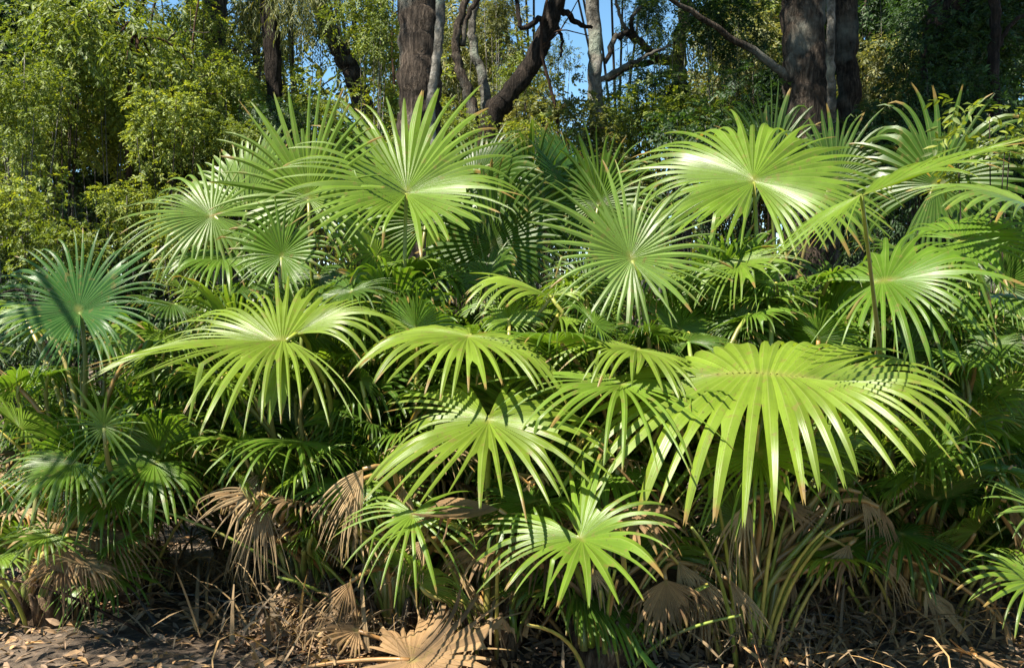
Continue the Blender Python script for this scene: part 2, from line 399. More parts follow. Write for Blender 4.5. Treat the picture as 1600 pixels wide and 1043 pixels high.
H('right', 1347, 306, 3.6, 262, (.93, .34, .05), (-.33, .93, .10), 'bright', stiff=True, nseg=28, span=110, droop=.14, tipdroop=.4, split=.34, costa=.3, fold=.1)
H('right', 1345, 304, 3.6, 200, (-.80, -.55, .10), (-.55, .83, .10), 'bright', stiff=True, nseg=18, span=110, droop=.15, tipdroop=.25, split=.32)
H('right', 1370, 440, 4.35, 225, (.92, .25, .28), (-.18, .82, .54), 'mid', nseg=32, span=300, droop=.7, tipdroop=1.0, split=.32, costa=.12, wild=.12, missing=.1)
H('edge', 1610, 320, 4.5, 190, (-.75, .05, .5), (.1, .9, .42), 'grey', nseg=30, span=260, droop=.25, tipdroop=.5, split=.40)
H('edge', 1500, 375, 4.7, 170, (.8, .1, .4), (-.1, .85, .5), 'mid', nseg=36, span=300, droop=.45, tipdroop=.8, split=.38, wild=.1)
# middle
H('mid', 735, 523, 4.1, 210, (-.25, -.1, .9), (.02, .92, .40), 'yellow', nseg=38, span=326, droop=.62, tipdroop=.5, split=.46, costa=.08, curl=.2)
H('arch', 862, 466, 4.4, 150, (-.85, .35, .3), (.35, .9, .05), 'gold', nseg=12, span=80, droop=.55, tipdroop=.6, split=.4, costa=.3)
H('arch', 862, 462, 4.4, 75, (.85, .3, .2), (-.3, .85, .4), 'gold', nseg=8, span=60, droop=.5, tipdroop=.6, split=.4)
H('arch', 998, 545, 4.1, 168, (-.3, .0, .85), (.0, .86, .50), 'yellow', nseg=32, span=320, droop=.6, tipdroop=.6, split=.34, costa=.08, wild=.1, curl=.2)
H('arch', 972, 598, 3.9, 232, (-.25, -.1, .85), (-.05, .82, .56), 'bright', nseg=28, span=305, droop=.45, tipdroop=.6, split=.30, costa=.05, wild=.1, missing=.12)
H('front', 763, 652, 3.75, 240, (.03, -.35, .85), (-.02, .80, .60), 'yellow', nseg=34, span=332, droop=.30, tipdroop=.45, split=.34, costa=.05, wild=.06, curl=.2)
H('big', 1100, 588, 3.9, 352, (.92, .14, .34), (-.14, .92, .38), 'yellow', nseg=44, span=342, droop=.72, tipdroop=.6, split=.34, costa=.58, short=-.15, wild=.05, curl=.1, missing=0)
H('frontfold', 905, 838, 3.45, 190, (.35, -.2, .75), (-.05, .62, .78), 'bright', nseg=26, span=335, droop=.32, tipdroop=.3, split=.36, fold=.38, wild=.1, curl=.3)
H('filllow', 645, 800, 3.7, 150, (.0, -.5, .8), (0, .75, .65), 'bright', nseg=20, span=280, droop=.5, tipdroop=.6, split=.22, missing=.15, wild=.12)
# lower left
H('smallleft', 163, 668, 3.95, 84, (.0, .7, .1), (.0, .6, .8), 'grey', nseg=20, span=330, droop=.2, tipdroop=.3, split=.25, cone=.25)
H('lowleft', 118, 722, 4.1, 155, (-.7, -.1, .5), (-.15, .88, .42), 'mid', nseg=30, span=260, droop=.55, tipdroop=.7, split=.36, wild=.1, curl=.3)
H('lowleft', 245, 722, 4.2, 135, (-.4, -.1, .7), (.25, .88, .42), 'mid', nseg=32, span=320, droop=.5, tipdroop=.8, split=.36, wild=.1)
H('lowleft', 75, 835, 4.0, 80, (-.3, -.1, .7), (.1, .75, .6), 'bright', nseg=20, span=300, droop=.35, tipdroop=.5, split=.28, wild=.12)
H('under', 470, 690, 4.2, 170, (-.2, .1, .85), (.0, .92, .38), 'mid', nseg=36, span=335, droop=.75, tipdroop=.9, split=.32, wild=.1)
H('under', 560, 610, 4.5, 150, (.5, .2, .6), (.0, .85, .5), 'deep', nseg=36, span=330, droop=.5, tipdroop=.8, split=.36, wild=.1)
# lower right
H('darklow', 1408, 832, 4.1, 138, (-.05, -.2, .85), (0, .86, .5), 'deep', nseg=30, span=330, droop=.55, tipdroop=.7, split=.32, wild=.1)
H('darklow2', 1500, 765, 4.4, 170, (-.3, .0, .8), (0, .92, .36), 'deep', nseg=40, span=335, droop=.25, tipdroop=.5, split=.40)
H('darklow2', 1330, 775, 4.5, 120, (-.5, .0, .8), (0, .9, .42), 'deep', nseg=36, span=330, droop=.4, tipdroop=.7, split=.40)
H('rightlow', 1640, 800, 3.9, 115, (-.8, .0, .5), (.1, .75, .65), 'grey', nseg=24, span=300, droop=.3, tipdroop=.5, split=.28)
H('rightlow', 1620, 905, 3.8, 130, (-.8, -.1, .5), (.1, .75, .65), 'bright', nseg=26, span=300, droop=.45, tipdroop=.6, split=.34)
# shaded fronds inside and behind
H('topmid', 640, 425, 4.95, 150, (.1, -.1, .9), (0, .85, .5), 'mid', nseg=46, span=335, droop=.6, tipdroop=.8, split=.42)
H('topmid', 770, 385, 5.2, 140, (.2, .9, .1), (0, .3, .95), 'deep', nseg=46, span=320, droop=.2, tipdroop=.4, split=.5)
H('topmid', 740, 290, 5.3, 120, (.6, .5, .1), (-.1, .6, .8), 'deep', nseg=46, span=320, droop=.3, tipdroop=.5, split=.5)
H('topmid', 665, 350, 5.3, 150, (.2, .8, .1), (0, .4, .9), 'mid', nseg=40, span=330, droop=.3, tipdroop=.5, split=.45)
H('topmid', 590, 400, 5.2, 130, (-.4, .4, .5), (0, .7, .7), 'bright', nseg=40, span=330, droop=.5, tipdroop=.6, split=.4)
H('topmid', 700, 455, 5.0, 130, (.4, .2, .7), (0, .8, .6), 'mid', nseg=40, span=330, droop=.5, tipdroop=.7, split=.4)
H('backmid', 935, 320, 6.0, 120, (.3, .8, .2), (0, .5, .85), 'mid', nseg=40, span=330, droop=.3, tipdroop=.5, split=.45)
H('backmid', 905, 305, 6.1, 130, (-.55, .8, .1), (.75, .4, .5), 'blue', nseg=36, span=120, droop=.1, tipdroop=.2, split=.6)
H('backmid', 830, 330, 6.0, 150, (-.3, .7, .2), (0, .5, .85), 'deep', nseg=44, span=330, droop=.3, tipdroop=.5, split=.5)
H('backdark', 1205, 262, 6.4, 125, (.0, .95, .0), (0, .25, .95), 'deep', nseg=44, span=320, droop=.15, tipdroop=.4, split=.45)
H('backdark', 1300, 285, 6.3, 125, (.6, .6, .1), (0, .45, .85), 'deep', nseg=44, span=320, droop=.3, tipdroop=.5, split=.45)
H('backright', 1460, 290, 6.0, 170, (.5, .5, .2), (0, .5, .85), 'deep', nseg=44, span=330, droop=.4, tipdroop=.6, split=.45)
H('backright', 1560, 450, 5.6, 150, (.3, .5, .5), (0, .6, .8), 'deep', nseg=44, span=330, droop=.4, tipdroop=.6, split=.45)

# fronds deeper in the clump: a dozen leaf shapes, each used several times
ARCH = []
def make_archetypes():
    rng = random.Random(5)
    for i in range(12):
        el = radians([-15, 10, 25, 40, 60, 5, -5, 30, 50, 15, -25, 70][i])
        ax = np.array([cos(el), 0, sin(el)]); nm = np.array([-sin(el), rng.uniform(-.25, .25), cos(el)])
        g = frond_geo(1.0, ax, nm, nseg=rng.randint(34, 44), span=rng.uniform(300, 342), droop=rng.uniform(.25, .7), tipdroop=rng.uniform(.4, 1.0),
                      split=rng.uniform(.36, .5), costa=rng.uniform(.05, .2), fold=rng.uniform(-.2, .3), seed=100+i, wild=.1, steps=10, missing=.05, curl=.25)
        ARCH.append((g, ax, None))
make_archetypes()
ARCH_ME = {}
def filler(key, hub, rz, R, i, tint, dead=False, anyway=False):
    pl = PALMS[key]; base = np.array(pl.location); (V, F, UV, T), ax, _ = ARCH[i]
    dy = hub[1]*cos(PITCH) + (hub[2]-CAM_H)*sin(PITCH); hx_ = W0/2 + hub[0]*F0/dy; hy_ = H0/2 - ((hub[2]-CAM_H)*cos(PITCH) - hub[1]*sin(PITCH))*F0/dy
    if not anyway and ((1070 < hx_ < 1330 and hy_ > 720) or (200 < hx_ < 420 and hy_ > 730) or (hx_ > 1330 and hy_ > 860) or (430 < hx_ < 600 and hy_ > 800)): return
    k = (i, dead)
    if k not in ARCH_ME:
        o = link_mesh('dead_frond' if dead else 'frond', V, F, M_DEAD if dead else M_FROND, pl, UV, True, T); ARCH_ME[k] = o.data
    else: o = link_obj('dead_frond' if dead else 'frond', ARCH_ME[k], pl)
    o.location = hub - base; o.rotation_euler = (0, 0, rz); o.scale = (R, R, R)
    c = GREENS[tint]; o.color = (*c, 1)
    axw = np.array([ax[0]*cos(rz), ax[0]*sin(rz), ax[2]])
    p = petiole(hub, axw, base + np.array([rng_f.uniform(-.08, .08), rng_f.uniform(-.08, .08), .1]), o,
                lin(140, 105, 62) if dead else tuple(rng_f.choice([lin(120, 140, 60), lin(100, 130, 55), lin(150, 145, 75), lin(140, 110, 62)])), rz)
    p.scale = (1/R,)*3
    if dead: o['label'] = 'dry brown frond hanging under the green ones'
rng_f = random.Random(77)
for key, pl in PALMS.items():
    nf = {'backdark': 7, 'backmid': 6, 'backright': 9, 'smallleft': 3, 'rightlow': 4, 'frontfold': 4, 'front': 5, 'filllow': 6}.get(key, 13)
    b = np.array(pl.location)
    for k in range(nf):
        an = rng_f.uniform(0, 2*pi); ln = rng_f.uniform(.25, .75); front = -sin(an)
        hgt = rng_f.uniform(.45, 1.55) - .35*max(0, front)
        if key in ('smallleft', 'lowleft', 'rightlow', 'darklow', 'frontfold', 'front', 'filllow'): hgt *= .55
        if key.startswith('back'): hgt *= .72
        if front > .3: ln *= .6
        hub = b + np.array([cos(an)*ln, sin(an)*ln, hgt])
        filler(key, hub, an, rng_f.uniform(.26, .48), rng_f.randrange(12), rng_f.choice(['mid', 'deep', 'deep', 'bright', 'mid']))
    for k in range(2 if key not in ('smallleft',) else 0):
        an = rng_f.uniform(0, 2*pi); ln = rng_f.uniform(.2, .5)
        hub = b + np.array([cos(an)*ln, sin(an)*ln, rng_f.uniform(.3, .75)])
        filler(key, hub, an, rng_f.uniform(.25, .4), rng_f.choice([0, 6, 10]), rng_f.choice(['brown', 'dkbrown', 'straw']), True)
    # fibrous stump with old leaf bases
    parts = [tube([b*0 + np.array([0, 0, -.05]), np.array([.01, 0, .08]), np.array([.0, .01, .2])], [.11, .10, .05], 9, rng_f, .12)]
    for k in range(7):
        an = rng_f.uniform(0, 2*pi); c, s = cos(an), sin(an)
        parts.append(tube([np.array([c*.07, s*.07, 0]), np.array([c*.12, s*.12, .12]), np.array([c*.17, s*.17, rng_f.uniform(.18, .32)])], [.028, .02, .008], 5))
    link_mesh('stem', *merge(parts)[:2], M_FIBRE, pl)

# fronds that crowd the gaps between the larger ones
for i in range(150):
    px = rng_f.uniform(-40, 1640); py = rng_f.uniform(400, 860); d = rng_f.uniform(4.5, 5.5) - (.25 if py > 650 else 0)
    if py < 520 and px < 260: continue
    if py > 780 and 180 < px < 420: continue
    hub = at(px, py, d)
    key = min((k for k in PALMS if not k.startswith('back')), key=lambda k: abs(PALMS[k].location.x-hub[0]) + .5*abs(PALMS[k].location.y-hub[1]-.1))
    b = np.array(PALMS[key].location); an = math.atan2(hub[1]-b[1]-.2, hub[0]-b[0]) + rng_f.gauss(0, .6)
    if rng_f.random() < .35: an = -pi/2 + rng_f.gauss(0, .5)
    filler(key, hub, an, rng_f.uniform(.22, .42), rng_f.randrange(12), rng_f.choice(['mid', 'deep', 'bright', 'mid']))
for i in range(70):
    px = rng_f.uniform(-20, 1620); d = rng_f.uniform(4.9, 5.7); py = rng_f.uniform(690, 850)
    if 60 < px < 0: continue
    hub = at(px, py, d); key = min((k for k in PALMS if not k.startswith('back')), key=lambda k: abs(PALMS[k].location.x-hub[0]) + .5*abs(PALMS[k].location.y-hub[1]))
    dead = rng_f.random() < .45
    filler(key, hub, rng_f.uniform(0, 2*pi), rng_f.uniform(.24, .42), rng_f.choice([0, 6, 10, 1, 5]) , rng_f.choice(['brown', 'dkbrown', 'straw'] if dead else ['deep', 'mid']), dead, True)
for i in range(60):
    px = rng_f.uniform(520, 1560); py = rng_f.uniform(500, 730); d = rng_f.uniform(4.2, 4.65)
    hub = at(px, py, d)
    key = min((k for k in PALMS if not k.startswith('back')), key=lambda k: abs(PALMS[k].location.x-hub[0]) + .5*abs(PALMS[k].location.y-hub[1]-.1))
    filler(key, hub, rng_f.uniform(0, 2*pi), rng_f.uniform(.18, .30), rng_f.randrange(12), rng_f.choice(['mid', 'deep', 'bright', 'mid']))
for i in range(75):
    px = rng_f.uniform(-20, 1620); py = rng_f.uniform(690, 880); d = rng_f.uniform(4.0, 4.6)
    if 190 < px < 370 and py > 760: continue
    hub = at(px, py, d); dead = rng_f.random() < .3
    key = min((k for k in PALMS if not k.startswith('back')), key=lambda k: abs(PALMS[k].location.x-hub[0]) + .5*abs(PALMS[k].location.y-hub[1]-.1))
    filler(key, hub, rng_f.uniform(0, 2*pi), rng_f.uniform(.17, .30), rng_f.choice([0, 6, 10, 5]) if dead else rng_f.randrange(12), rng_f.choice(['brown', 'straw']) if dead else rng_f.choice(['mid', 'bright', 'bright', 'mid']), dead, True)
for i in range(65):
    px = rng_f.uniform(-20, 1620); py = rng_f.uniform(440, 740); d = rng_f.uniform(4.3, 5.0)
    if px < 260 and py < 600: continue
    hub = at(px, py, d)
    key = min((k for k in PALMS if not k.startswith('back')), key=lambda k: abs(PALMS[k].location.x-hub[0]) + .5*abs(PALMS[k].location.y-hub[1]-.1))
    filler(key, hub, rng_f.choice([-pi/2 + rng_f.gauss(0, .6), rng_f.uniform(0, 2*pi)]), rng_f.uniform(.22, .36), rng_f.randrange(12), rng_f.choice(['mid', 'bright', 'bright', 'deep']))
# bare leaf stalks standing in bundles
for key, n, hh, sp in (('big', 40, .95, .26), ('front', 10, .6, .25), ('arch', 10, .7, .3), ('rightlow', 10, .7, .3), ('darklow', 12, .8, .3), ('filllow', 8, .5, .25), ('frontfold', 8, .5, .25), ('under', 9, .75, .25), ('lowleft', 8, .6, .25), ('fold', 10, .9, .25), ('mid', 12, .9, .25), ('arch', 12, .8, .25), ('frontfold', 8, .5, .2), ('filllow', 10, .6, .2), ('smallleft', 8, .8, .3), ('edge', 10, 1., .25), ('rightlow', 8, .7, .2), ('topright', 8, 1.3, .2), ('darklow', 9, .9, .2), ('front', 6, .6, .15), ('right', 8, 1.2, .22), ('farleft', 5, 1.0, .15), ('darklow2', 6, .9, .2), ('centre', 6, 1.1, .15)):
    for k in range(n):
        a, b = rng_f.gauss(0, sp), rng_f.gauss(-.02, sp*.6); h = hh*rng_f.uniform(.6, 1.15)
        v, f, u = tube(bez(np.array([a*.35, b*.35, 0]), np.array([a*.5, b*.5, h*.4]), np.array([a*.9, b*.9, h*.75]), np.array([a*1.6, b*1.6, h]), 9), list(np.linspace(.010, .0055, 9)), 6)
        o = link_mesh('leaf_stalk', v, f, M_PET, PALMS[key], u); o.color = (*rng_f.choice([lin(144, 148, 60), lin(168, 156, 78), lin(116, 130, 54), lin(168, 128, 76)]), 1)

# dry fronds one can tell apart
D = dict(dead=True)
def DF(key, hx, hy, d, R, axis, normal, tint, label, **kw):
    kw.setdefault('wild', .3); kw.setdefault('curl', .75); kw.setdefault('kink', .4); kw.setdefault('missing', .15)
    return hero(key, hx, hy, d, R, axis, normal, tint, dead=True, plabel=label, **kw)
DF('lowleft', 100, 855, 4.0, 125, (-.05, -.95, .2), (.0, .2, .95), 'brown', 'brown frond hanging like a skirt', nseg=26, span=120, droop=.5, tipdroop=.2, split=.3, pleat=.7)
DF('under', 408, 775, 4.1, 150, (-.0, -.95, .2), (.2, .2, .9), 'straw', 'sunlit straw-coloured frond collapsed downwards', nseg=16, span=70, droop=.8, tipdroop=.4, split=.25, pleat=.8)
DF('under', 408, 770, 4.1, 120, (-.85, -.1, .3), (.1, .6, .7), 'straw', 'pale dry straps spreading to the left', nseg=9, span=90, droop=.9, tipdroop=.5, split=.2, pleat=.6)
DF('filllow', 780, 795, 3.75, 175, (-.95, .02, .1), (.1, .8, .5), 'brown', 'brown frond folded flat and pointing left', nseg=22, span=60, droop=.1, tipdroop=.1, split=.55, pleat=.8)
DF('right', 1490, 665, 4.6, 110, (.05, -.9, .3), (0, .3, .95), 'brown', 'orange-brown frond hanging in the shade', nseg=24, span=150, droop=.5, tipdroop=.3, split=.35, pleat=.7)
DF('big', 1040, 905, 3.95, 105, (.1, -.9, .3), (0, .3, .95), 'brown', 'brown frond hanging near the ground', nseg=24, span=140, droop=.3, tipdroop=.2, split=.4, pleat=.6)
DF('darklow', 1205, 780, 4.1, 90, (.85, -.3, .2), (0, .8, .5), 'brown', 'narrow dry frond slanting right', nseg=8, span=40, droop=.2, tipdroop=.2, split=.5, pleat=.8)

rng_d = random.Random(19)
for i in range(36):
    hx = rng_d.choice([rng_d.uniform(380, 720), rng_d.uniform(700, 1120), rng_d.uniform(1080, 1590)]); hy = rng_d.uniform(730, 930); d = rng_d.uniform(3.85, 4.5); p = at(hx, hy, d)
    key = min((k for k in PALMS if not k.startswith('back')), key=lambda k: abs(PALMS[k].location.x-p[0]) + .5*abs(PALMS[k].location.y-p[1]))
    sx = rng_d.choice([-1, 1])*rng_d.uniform(.05, .8)
    DF(key, hx, hy, d, rng_d.uniform(80, 140), (sx, -.9, .3), (-sx*.3, .35, .9), rng_d.choice(['straw', 'straw', 'brown']), 'thin dry strips hanging among the stalks', nseg=rng_d.randint(6, 14), span=rng_d.uniform(30, 90), droop=rng_d.uniform(.3, .9), tipdroop=.4, split=.2, pleat=.7, seed=500+i)
def fallen(hx, hy, d, R, axis, normal, tint, label, **kw):
    hub = at(hx, hy, d); hub[2] = max(hub[2], gz(hub[0], hub[1])+.06)
    kw.setdefault('wild', .28); kw.setdefault('curl', .8); kw.setdefault('kink', .35); kw.setdefault('missing', .2); kw.setdefault('seed', int(hx+hy))
    V, F, UV, T = frond_geo(R*d/F0, V3(*axis), V3(*normal), **kw)
    V = [np.array([v[0], v[1], max(v[2], -hub[2]+.012 + gz(hub[0]+v[0], hub[1]+v[1]))]) for v in V]
    root = thing('fallen_frond', hub, label, 'dead frond', 'dry fronds lying on the ground')
    o = link_mesh('leaf_blade', V, F, M_DEAD, root, UV, True, T); o.color = (*GREENS[tint], 1)
    a = unit(V3(*axis)); pts = bez(np.zeros(3), -a*.12, -a*.3 + np.array([0, 0, -.02]), np.array([-a[0]*.5, -a[1]*.5, -hub[2]+.03]), 8)
    v, f, u = tube(pts, .009, 6); o = link_mesh('petiole', v, f, M_PET, root, u); o.color = (*lin(140, 105, 65), 1)
fallen(640, 1030, 3.75, 175, (.9, .05, .3), (0, .9, .45), 'brown', 'sunlit dry frond lying flat with its hub at the bottom edge', nseg=34, span=330, droop=.1, tipdroop=.2, split=.4)
fallen(560, 985, 4.0, 120, (-.8, .35, .2), (0, .8, .5), 'brown', 'curled brown frond behind the flat dry one at the bottom edge', nseg=22, span=240, droop=.5, tipdroop=.9, split=.3)
fallen(745, 985, 4.0, 100, (.5, .2, .5), (0, .8, .5), 'straw', 'small bleached frond right of the flat dry one', nseg=20, span=300, droop=.3, tipdroop=.5, split=.25)
fallen(1525, 1025, 3.8, 110, (-.2, .1, .5), (0, .85, .5), 'brown', 'brown starry frond on the ground at the bottom right', nseg=24, span=330, droop=.4, tipdroop=.6, split=.3)

# ------------------------------------------------------------------ broad-leaved trees and shrubs
def leaf_quads(n, rng, P, Dr, Up, ln, wd):
    """n leaves: base points P, directions Dr, face normals Up; returns verts, faces, uv"""
    S = np.cross(Up, Dr); S /= np.linalg.norm(S, axis=1, keepdims=True)+1e-9
    N = np.cross(Dr, S); ln = ln[:, None]; wd = wd[:, None]
    rows = [(0, 0), (.28, .40), (.62, .36), (1., 0)]
    V = np.empty((n, 8, 3))
    V[:, 0] = P
    for q, (s, w) in ((1, rows[1]), (4, rows[2])):
        c = P + Dr*ln*s - N*ln*.10*s*s
        V[:, q] = c - S*wd*w + N*wd*.10; V[:, q+1] = c; V[:, q+2] = c + S*wd*w + N*wd*.10
    V[:, 7] = P + Dr*ln - N*ln*.16
    base = (np.arange(n)*8)[:, None]
    T = np.array([[0, 2, 1, 1], [0, 3, 2, 2], [1, 2, 5, 4], [2, 3, 6, 5], [4, 5, 7, 7], [5, 6, 7, 7]])
    F = []
    for b in range(n):
        o = b*8
        F += [(o, o+2, o+1), (o, o+3, o+2), (o+1, o+2, o+5, o+4), (o+2, o+3, o+6, o+5), (o+4, o+5, o+7), (o+5, o+6, o+7)]
    r = rng.random(n)
    UV = np.empty((n, 8, 2)); UV[:, :, 0] = r[:, None]; UV[:, :, 1] = np.array([0, .28, .28, .28, .62, .62, .62, 1])[None]
    return V.reshape(-1, 3), F, UV.reshape(-1, 2)
def crown_geo(seed, rad, nl, per, ln, wd, lumps=7, hang=.25, shell=.55, flat=0., cs=(.28, .52)):
    """leaves set along small twigs, the twigs gathered in uneven clumps through the crown's volume"""
    rng = np.random.default_rng(seed); rad = np.array(rad)
    cl = rng.normal(size=(lumps, 3)); cl /= np.linalg.norm(cl, axis=1, keepdims=True); cl *= rng.uniform(.25, .8, (lumps, 1))
    cr = rng.uniform(cs[0], cs[1], lumps)
    nt = nl//per
    k = rng.integers(0, lumps, nt); d = rng.normal(size=(nt, 3)); d /= np.linalg.norm(d, axis=1, keepdims=True)
    c = (cl[k] + d*(cr[k]*rng.uniform(shell, 1.05, nt)**.6)[:, None])*rad
    out = d*.7 + rng.normal(size=(nt, 3))*.5 + cl[k]*.4; out[:, 2] = out[:, 2]*(1-flat)-hang; out /= np.linalg.norm(out, axis=1, keepdims=True)
    tl = rng.uniform(.7, 1.3, nt)*ln*per*.30
    up = rng.normal(size=(nt, 3))*.35 + np.array([0, 0, 1.]); up -= out*np.sum(up*out, 1, keepdims=True); up /= np.linalg.norm(up, axis=1, keepdims=True)
    sd = np.cross(up, out)
    P, Dr, Up = [], [], []
    for q in range(per):
        s = (q+.5)/per; p = c + out*(tl*s)[:, None] + np.array([0, 0, -1])*(tl*s*s*.35)[:, None]
        sg = (1 if q % 2 else -1)*rng.uniform(.6, 1.1, nt)
        dd = out*.75 + sd*sg[:, None] + np.array([0, 0, -1])*hang*.8 + rng.normal(size=(nt, 3))*.22
        dd /= np.linalg.norm(dd, axis=1, keepdims=True); P.append(p); Dr.append(dd); Up.append(up + rng.normal(size=(nt, 3))*.35)
    P, Dr, Up = map(np.concatenate, (P, Dr, Up)); n = len(P)
    return leaf_quads(n, rng, P, Dr, Up, ln*rng.uniform(.6, 1.25, n), wd*rng.uniform(.6, 1.2, n)), cl*rad
CROWNS = {}
def crown_mesh(kind):
    if kind in CROWNS: return CROWNS[kind]
    spec = {  # unit size about 1 m radius
        'shrub': dict(seed=1, rad=(1, 1, 1.1), nl=7600, per=7, ln=.060, wd=.038, lumps=26, cs=(.15, .36)),
        'shrub2': dict(seed=2, rad=(1, .9, 1), nl=6600, per=9, ln=.072, wd=.033, lumps=22, hang=.4, cs=(.16, .36)),
        'thin': dict(seed=3, rad=(1, 1, 1), nl=2200, per=9, ln=.095, wd=.034, lumps=9, hang=.5),
        'fine': dict(seed=4, rad=(1, 1, 1.2), nl=7000, per=12, ln=.06, wd=.018, lumps=10, hang=.6),
        'hang': dict(seed=5, rad=(1, 1, 1.3), nl=5000, per=10, ln=.13, wd=.022, lumps=8, hang=1.3),
        'dense': dict(seed=6, rad=(1, 1, 1), nl=8000, per=8, ln=.075, wd=.042, lumps=12, shell=.3),
        'sap': dict(seed=7, rad=(1, .8, .8), nl=300, per=7, ln=.19, wd=.08, lumps=6, hang=.2, flat=.6),
        'high': dict(seed=8, rad=(1, 1, .6), nl=3000, per=10, ln=.08, wd=.035, lumps=9, hang=.4, shell=.2)}[kind]
    (V, F, UV), cl = crown_geo(**spec); CROWNS[kind] = (V, F, UV, cl, {}); return CROWNS[kind]
def add_crown(root, kind, loc, r, tint, rz=0., sq=(1, 1, 1), mat=None, name='crown'):
    V, F, UV, cl, cache = crown_mesh(kind); mat = mat or M_LEAF
    if mat.name not in cache:
        o = link_mesh(name, V, F, mat, root, UV, False); cache[mat.name] = o.data
    else: o = link_obj(name, cache[mat.name], root)
    o.location = loc; o.rotation_euler = (0, 0, rz); o.scale = (r*sq[0], r*sq[1], r*sq[2]); o.color = (*tint, 1)
    c, s = cos(rz), sin(rz)
    return [np.array([(p[0]*c-p[1]*s)*r, (p[0]*s+p[1]*c)*r, p[2]*r])*np.array(sq) + np.array(loc) for p in cl]
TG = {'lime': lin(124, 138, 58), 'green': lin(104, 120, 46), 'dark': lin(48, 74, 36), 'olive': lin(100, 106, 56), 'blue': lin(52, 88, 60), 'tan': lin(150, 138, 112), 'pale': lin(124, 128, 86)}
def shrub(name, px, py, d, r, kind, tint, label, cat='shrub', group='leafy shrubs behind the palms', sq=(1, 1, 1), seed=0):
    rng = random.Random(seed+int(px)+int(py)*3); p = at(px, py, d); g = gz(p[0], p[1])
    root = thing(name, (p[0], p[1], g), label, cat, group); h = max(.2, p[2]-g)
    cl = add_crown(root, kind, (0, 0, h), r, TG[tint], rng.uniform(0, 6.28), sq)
    parts = []
    for q in cl[:7 if name != 'sapling' else 4]:
        m = q*.45 + np.array([0, 0, h*.12]); b = np.array([rng.uniform(-.08, .08), rng.uniform(-.08, .08), -.05])
        parts.append(tube(spline([b, b*.5+m*.6+np.array([0, 0, .1]), q], 5), list(np.linspace(.016 if name != 'sapling' else .008, .003, 11)), 5))
    v, f, u = merge(parts); link_mesh('stem', v, f, rng.choice([M_BARK_BROWN, M_BARK_GREY]), root, u)
    return root

def tree(name, pts, label, bark, group='tree trunks of the forest', crowns=(), limbs=(), base=True, n=10, rough=.06, cat='tree'):
    """pts: (px, py, d, width in px) up the trunk as the photo shows it; the trunk goes on down to the ground and up out of the frame"""
    rng = random.Random(int(pts[0][0]*3+pts[0][1]))
    P = [at(a, b, c) for a, b, c, w in pts]; R = [w*c/F0/2 for a, b, c, w in pts]
    if base:
        x, y = P[0][0], P[0][1]; dx = (P[0]-P[1]); k = max(0, P[0][2])/max(.2, abs(dx[2])+.01)*.35
        P = [np.array([x+dx[0]*k, y+dx[1]*k, gz(x, y)-.1])] + P; R = [R[0]*1.2] + R
    root = thing(name, (P[0][0], P[0][1], P[0][2]+.1) if base else P[0], label, cat, group); o0 = np.array(root.location)
    Q = spline([p-o0 for p in P], 9); Q = Q + np.array([[rng.gauss(0, 1)*min(R[0], .09)*.10, rng.gauss(0, 1)*min(R[0], .09)*.10, 0] for _ in Q]); RR = np.interp(np.linspace(0, 1, len(Q)), np.linspace(0, 1, len(R)), R)
    RR = [r*(1+.025*sin(i*1.1)+rng.uniform(-.02, .02)) for i, r in enumerate(RR)]
    v, f, u = tube(Q, RR, n, rng, rough); link_mesh('trunk', v, f, bark, root, u)
    for lb in limbs:
        LP = [at(a, b, c)-o0 for a, b, c, w in lb]; LR = [w*c/F0/2 for a, b, c, w in lb]
        LQ = spline(LP, 6); LQ = LQ + np.array([[rng.gauss(0, 1)*LR[0]*.22, 0, rng.gauss(0, 1)*LR[0]*.22] for _ in LQ]); v, f, u = tube(LQ, list(np.interp(np.linspace(0, 1, len(LQ)), np.linspace(0, 1, len(LR)), LR)), 7, rng, .05)
        link_mesh('branch', v, f, bark, root, u)
    for (kind, loc, r, tint) in crowns:
        cl = add_crown(root, kind, np.array(loc)-o0, r, TG[tint], rng.uniform(0, 6.28))
        parts = []
        for q in cl[:6]:
            parts.append(tube(spline([Q[-1], .5*(Q[-1]+q)+np.array([0, 0, .1]), q], 5), list(np.linspace(min(.06, RR[-1]*.6), .01, 11)), 5))
        v, f, u = merge(parts); link_mesh('branch', v, f, bark, root, u)
    return root

# --- trunks the photo shows, left to right
tree('tree', [(165, 300, 9.5, 20), (175, 120, 9.5, 22), (168, -40, 9.5, 24), (170, -260, 9.5, 22)], 'dark trunk half hidden in the leafy thicket at upper left', M_BARK_DARK,
     crowns=[('high', (-3.9, 4.9, 7.8), .8, 'green'), ('dense', at(40, -60, 9.2), 1.0, 'dark')], limbs=[[(172, 140, 9.5, 12), (205, 40, 9.2, 9), (255, -60, 9, 6)]])  # first crown added out of view to cast dappled shade on the thicket
tree('tree', [(222, 400, 8.2, 12), (205, 300, 8.2, 10), (198, 180, 8.2, 9), (215, 60, 8.2, 7)], 'slender reddish sapling stem in the thicket left of the palms', M_BARK_RED,
     crowns=[('thin', at(215, 60, 8.2), .8, 'green')], n=7)
tree('tree', [(345, 220, 11, 34), (335, 60, 11, 38), (338, -60, 11, 40), (335, -250, 11, 36)], 'shaggy grey-brown trunk at the top, left of the darker one', M_BARK_BROWN,
     crowns=[('high', at(330, -300, 10.5), 1.5, 'green')], limbs=[[(338, 40, 11, 22), (305, 20, 10.8, 20), (288, -60, 10.6, 16)]])
